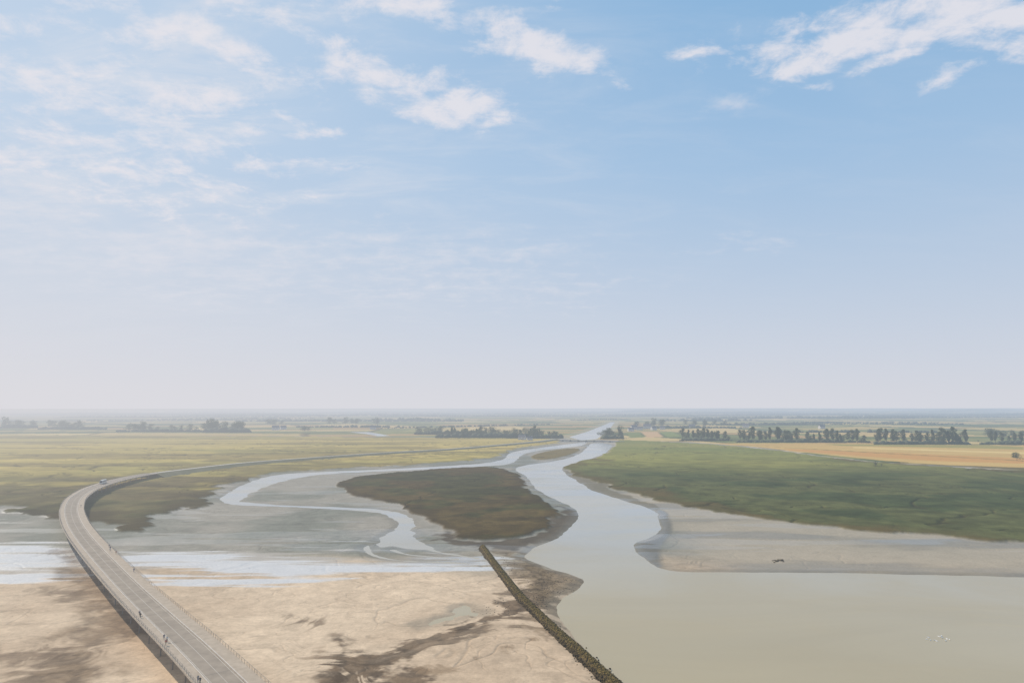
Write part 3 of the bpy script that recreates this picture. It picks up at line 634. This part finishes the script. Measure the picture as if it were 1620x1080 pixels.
# ------------------------------------------------ houses
M_wall=mat("pale_render",(.62,.57,.49),(.54,.50,.43),.3); M_roof=mat("slate_roof",(.16,.15,.15),(.12,.115,.12),.6); M_win=mat("dark_window",(.05,.06,.07),(.04,.045,.05),1,.2,spec=.5)
hw=pyd("wall",[(-7,-4,0),(7,-4,0),(7,4,0),(-7,4,0),(-7,-4,5.5),(7,-4,5.5),(7,4,5.5),(-7,4,5.5),(-7,0,9.2),(7,0,9.2)],[[0,1,5,4],[2,3,7,6],[1,2,6,9,5],[3,0,4,8,7],[3,2,1,0]])
hr=pyd("roof",[(-7.4,-4.6,5.1),(7.4,-4.6,5.1),(7.4,0,9.45),(-7.4,0,9.45),(7.4,4.6,5.1),(-7.4,4.6,5.1)],[[0,1,2,3],[3,2,4,5]])
hc_=pyd("chimney",*boxes([(5.2,6.2,-.5,.5,8.8,10.8)])); hd=pyd("door",*boxes([(-.5,.5,-4.06,-4.003,.0,2.1)]))
wn_=[pyd("window",*boxes([(q-.5,q+.5,-4.05,-4.003,z0,z0+1.3)])) for q in (-4.5,4.5,-2,2) for z0 in (1,3.6)]
for me,mm in [(hw,M_wall),(hr,M_roof),(hc_,M_wall),(hd,M_win)]+[(q,M_win) for q in wn_]: me.materials.append(mm)
for (px,py,s_) in [(1003,679,1.5),(1012,680,1.2),(1024,678,1.7),(1034,680,1.3),(1048,679,1.2),(826,695,1.1),(838,695.3,.9),(998,682,1.2),(436,680,1.5),(448,679,1.3),(1095,677,1.4),(590,679,1.4),(1300,678,1.4),(1180,676,1.5)]:
    a=P(px,py,1.5); e=bpy.data.objects.new("farmhouse",None); COL.objects.link(e); e.location=(a[0],a[1],gz(*a)-.05); e.rotation_euler=(0,0,random.uniform(-.6,.6)); e.scale=(s_,)*3
    tag(e,"pale rendered farmhouse with dark slate roof among trees","house","farmhouses scattered on the plain")
    for n_,me in [("wall",hw),("roof",hr),("chimney",hc_),("door",hd)]+[("window",q) for q in wn_]:
        o=bpy.data.objects.new(n_,me); COL.objects.link(o); o.parent=e
# ------------------------------------------------ bus
M_bus=mat("pale_bus_paint",(.62,.60,.56),(.58,.56,.52),.5,.35,spec=.5); M_tyre=mat("tyre_rubber",(.03,.03,.03),(.02,.02,.02),2)
def nearest(px,py,zz_=7.2):
    a=Vector((*P(px,py,zz_),0)); i=min(range(len(fb)),key=lambda k_:(Vector((fb[k_][0].x,fb[k_][0].y,0))-a).length); return a,i
a,i=nearest(172,764,6.3); q,nl,tt=fb[i]
bus=obj("shuttle_bus",None); pz=q+nl*1.4; bus.location=(pz.x,pz.y,q.z+.002); bus.rotation_euler=(0,0,math.atan2(tt.y,tt.x)); tag(bus,"pale shuttle bus with dark windows driving along the bridge","bus")
bm=bmesh.new(); bmesh.ops.create_cube(bm,size=1,matrix=Matrix.Translation((0,0,1.75))@Matrix.Diagonal((11.6,2.5,2.7,1))); bmesh.ops.bevel(bm,geom=bm.edges[:],offset=.22,segments=3,affect='EDGES'); me=bpy.data.meshes.new("body"); bm.to_mesh(me); bm.free(); obj("body",me,bus,[M_bus])
for s_ in (1,-1):
    for k_ in range(5):
        x0=-5+k_*2.05; y0,y1=sorted((s_*1.252,s_*1.27)); obj("window",pyd("window",*boxes([(x0,x0+1.85,y0,y1,1.6,2.75)])),bus,[M_win])
    x0,x1=sorted((s_*5.802,s_*5.82)); obj("windscreen",pyd("windscreen",*boxes([(x0,x1,-1.0,1.0,1.35,2.8)])),bus,[M_win])
    for wx_ in (-3.6,3.6):
        bm=bmesh.new(); bmesh.ops.create_cone(bm,cap_ends=True,segments=20,radius1=.48,radius2=.48,depth=.3,matrix=Matrix.Translation((wx_,s_*1.13,.48))@Matrix.Rotation(math.pi/2,4,'X')); me=bpy.data.meshes.new("wheel"); bm.to_mesh(me); bm.free(); obj("wheel",me,bus,[M_tyre])
obj("roof_unit",pyd("roof_unit",*boxes([(-2,1.5,-.7,.7,3.11,3.35)])),bus,[M_bus])
# ------------------------------------------------ people
def skin(name,verts,edges,rad,sub=1):
    me=bpy.data.meshes.new(name+"_cage"); me.from_pydata(verts,edges,[]); o=bpy.data.objects.new(name,me); COL.objects.link(o)
    mo=o.modifiers.new("s",'SKIN'); 
    for i,r_ in enumerate(rad): me.skin_vertices[0].data[i].radius=(r_,r_) if not isinstance(r_,tuple) else r_
    me.skin_vertices[0].data[0].use_root=True
    ms=o.modifiers.new("u",'SUBSURF'); ms.levels=sub; ms.render_levels=sub
    dg=bpy.context.evaluated_depsgraph_get(); dg.update(); r=bpy.data.meshes.new_from_object(o.evaluated_get(dg)); bpy.data.objects.remove(o); r.name=name; return r
sk=mat("skin_tone",(.45,.30,.22),(.42,.28,.20),3); hair=mat("dark_hair",(.07,.05,.04),(.05,.04,.03),3)
shirts=[mat("shirt_"+n_,c_,None,3) for n_,c_ in (("navy",(.07,.09,.16)),("white",(.6,.6,.58)),("red",(.40,.11,.08)),("grey",(.26,.26,.27)),("black",(.05,.05,.055)))]
trs=[mat("trousers_"+n_,c_,None,3) for n_,c_ in (("denim",(.10,.13,.20)),("dark",(.06,.06,.065)),("beige",(.34,.29,.21)))]
PM=[]
for s_ in range(6):
    st=[.28,.12,.34,.05,.22,.3][s_]
    V=[(0,0,.95),(0,0,1.15),(0,0,1.38),(0,0,1.50),(0,.01,1.60),(0,.02,1.70),
       (.10,0,.90),(.11,st*.5,.50),(.11,st*.7,.08),(.11,st*.7+.16,.03),
       (-.10,0,.90),(-.11,-st*.3,.50),(-.11,-st,.10),(-.11,-st+.15,.04),
       (.19,0,1.40),(.25,-st*.4,1.13),(.25,-st*.4+.12,.88),(-.19,0,1.40),(-.25,st*.5,1.13),(-.25,st*.5+.14,.90)]
    E=[(0,1),(1,2),(2,3),(3,4),(4,5),(0,6),(6,7),(7,8),(8,9),(0,10),(10,11),(11,12),(12,13),(2,14),(14,15),(15,16),(2,17),(17,18),(18,19)]
    Rd=[(.16,.12),(.15,.11),(.18,.12),.06,.095,.085,.095,.065,.05,.04,.095,.065,.05,.04,.065,.05,.035,.065,.05,.035]
    me=skin("person",V,E,Rd)
    for q in (trs[s_%3],shirts[s_%5],sk,hair): me.materials.append(q)
    for pl_ in me.polygons:
        c_=pl_.center; arm=abs(c_.x)>.21 and c_.z<1.05
        pl_.material_index=3 if (c_.z>1.68 or (c_.z>1.56 and c_.y<-.01)) else 2 if (c_.z>1.47 or arm) else 1 if c_.z>.95 else 0
        pl_.use_smooth=True
    PM.append(me)
pp=[(176,869),(181,871),(187,876),(168,866),(225,976),(222,973),(259,1011),(265,1015),(269,1019),(327,1075),(333,1077),(150,800),(205,905)]
clo=["navy top","white shirt","red jacket","grey pullover","black coat","navy top"]; tcl=["blue jeans","dark trousers","beige trousers"]
for k_,(px,py) in enumerate(pp):
    a,i=nearest(px,py,7.3); q,nl,tt=fb[i]; off=(a-Vector((q.x,q.y,0))).dot(nl)
    al=(a-Vector((q.x,q.y,0))).dot(tt)
    off=5.2+random.uniform(-.6,.6) if off>0 else -4.9+random.uniform(-.8,.8)
    pz=q+nl*off+tt*al; s_=k_%6; o=obj("person",PM[s_]); o.location=(pz.x,pz.y,q.z+.10); o.rotation_euler=(0,0,math.atan2(tt.y,tt.x)-math.pi/2+(math.pi if random.random()<.5 else 0)+random.uniform(-.3,.3))
    o.scale=(random.uniform(.86,.95),)*3; tag(o,"person in %s and %s walking along the bridge walkway"%(clo[s_],tcl[s_%3]),"person","people walking on the bridge")
# ------------------------------------------------ gulls
M_gw=mat("gull_white",(.8,.8,.8),(.72,.72,.74),5); 
gmesh=skin("gull",[(0,0,.06),(0,.14,.08),(0,.22,.17),(0,.28,.24),(0,.35,.235),(0,-.16,.10),(0,-.30,.12)],[(0,1),(1,2),(2,3),(3,4),(0,5),(5,6)],[(.12,.10),(.09,.09),.045,.05,.012,(.09,.06),(.04,.015)]); gmesh.materials.append(M_gw)
for k_ in range(11):
    a=P(1466+k_*3.6+random.uniform(-2,2),1009+random.uniform(-5,5)); o=bpy.data.objects.new("gull",gmesh); COL.objects.link(o)
    o.location=(a[0],a[1],WL-.03); o.scale=(1.3,)*3; o.rotation_euler=(0,0,random.uniform(0,6.28)); tag(o,"white gull floating on calm silty water","bird","gulls resting on the water")
print("trees",NT[0],"verts",len(R))
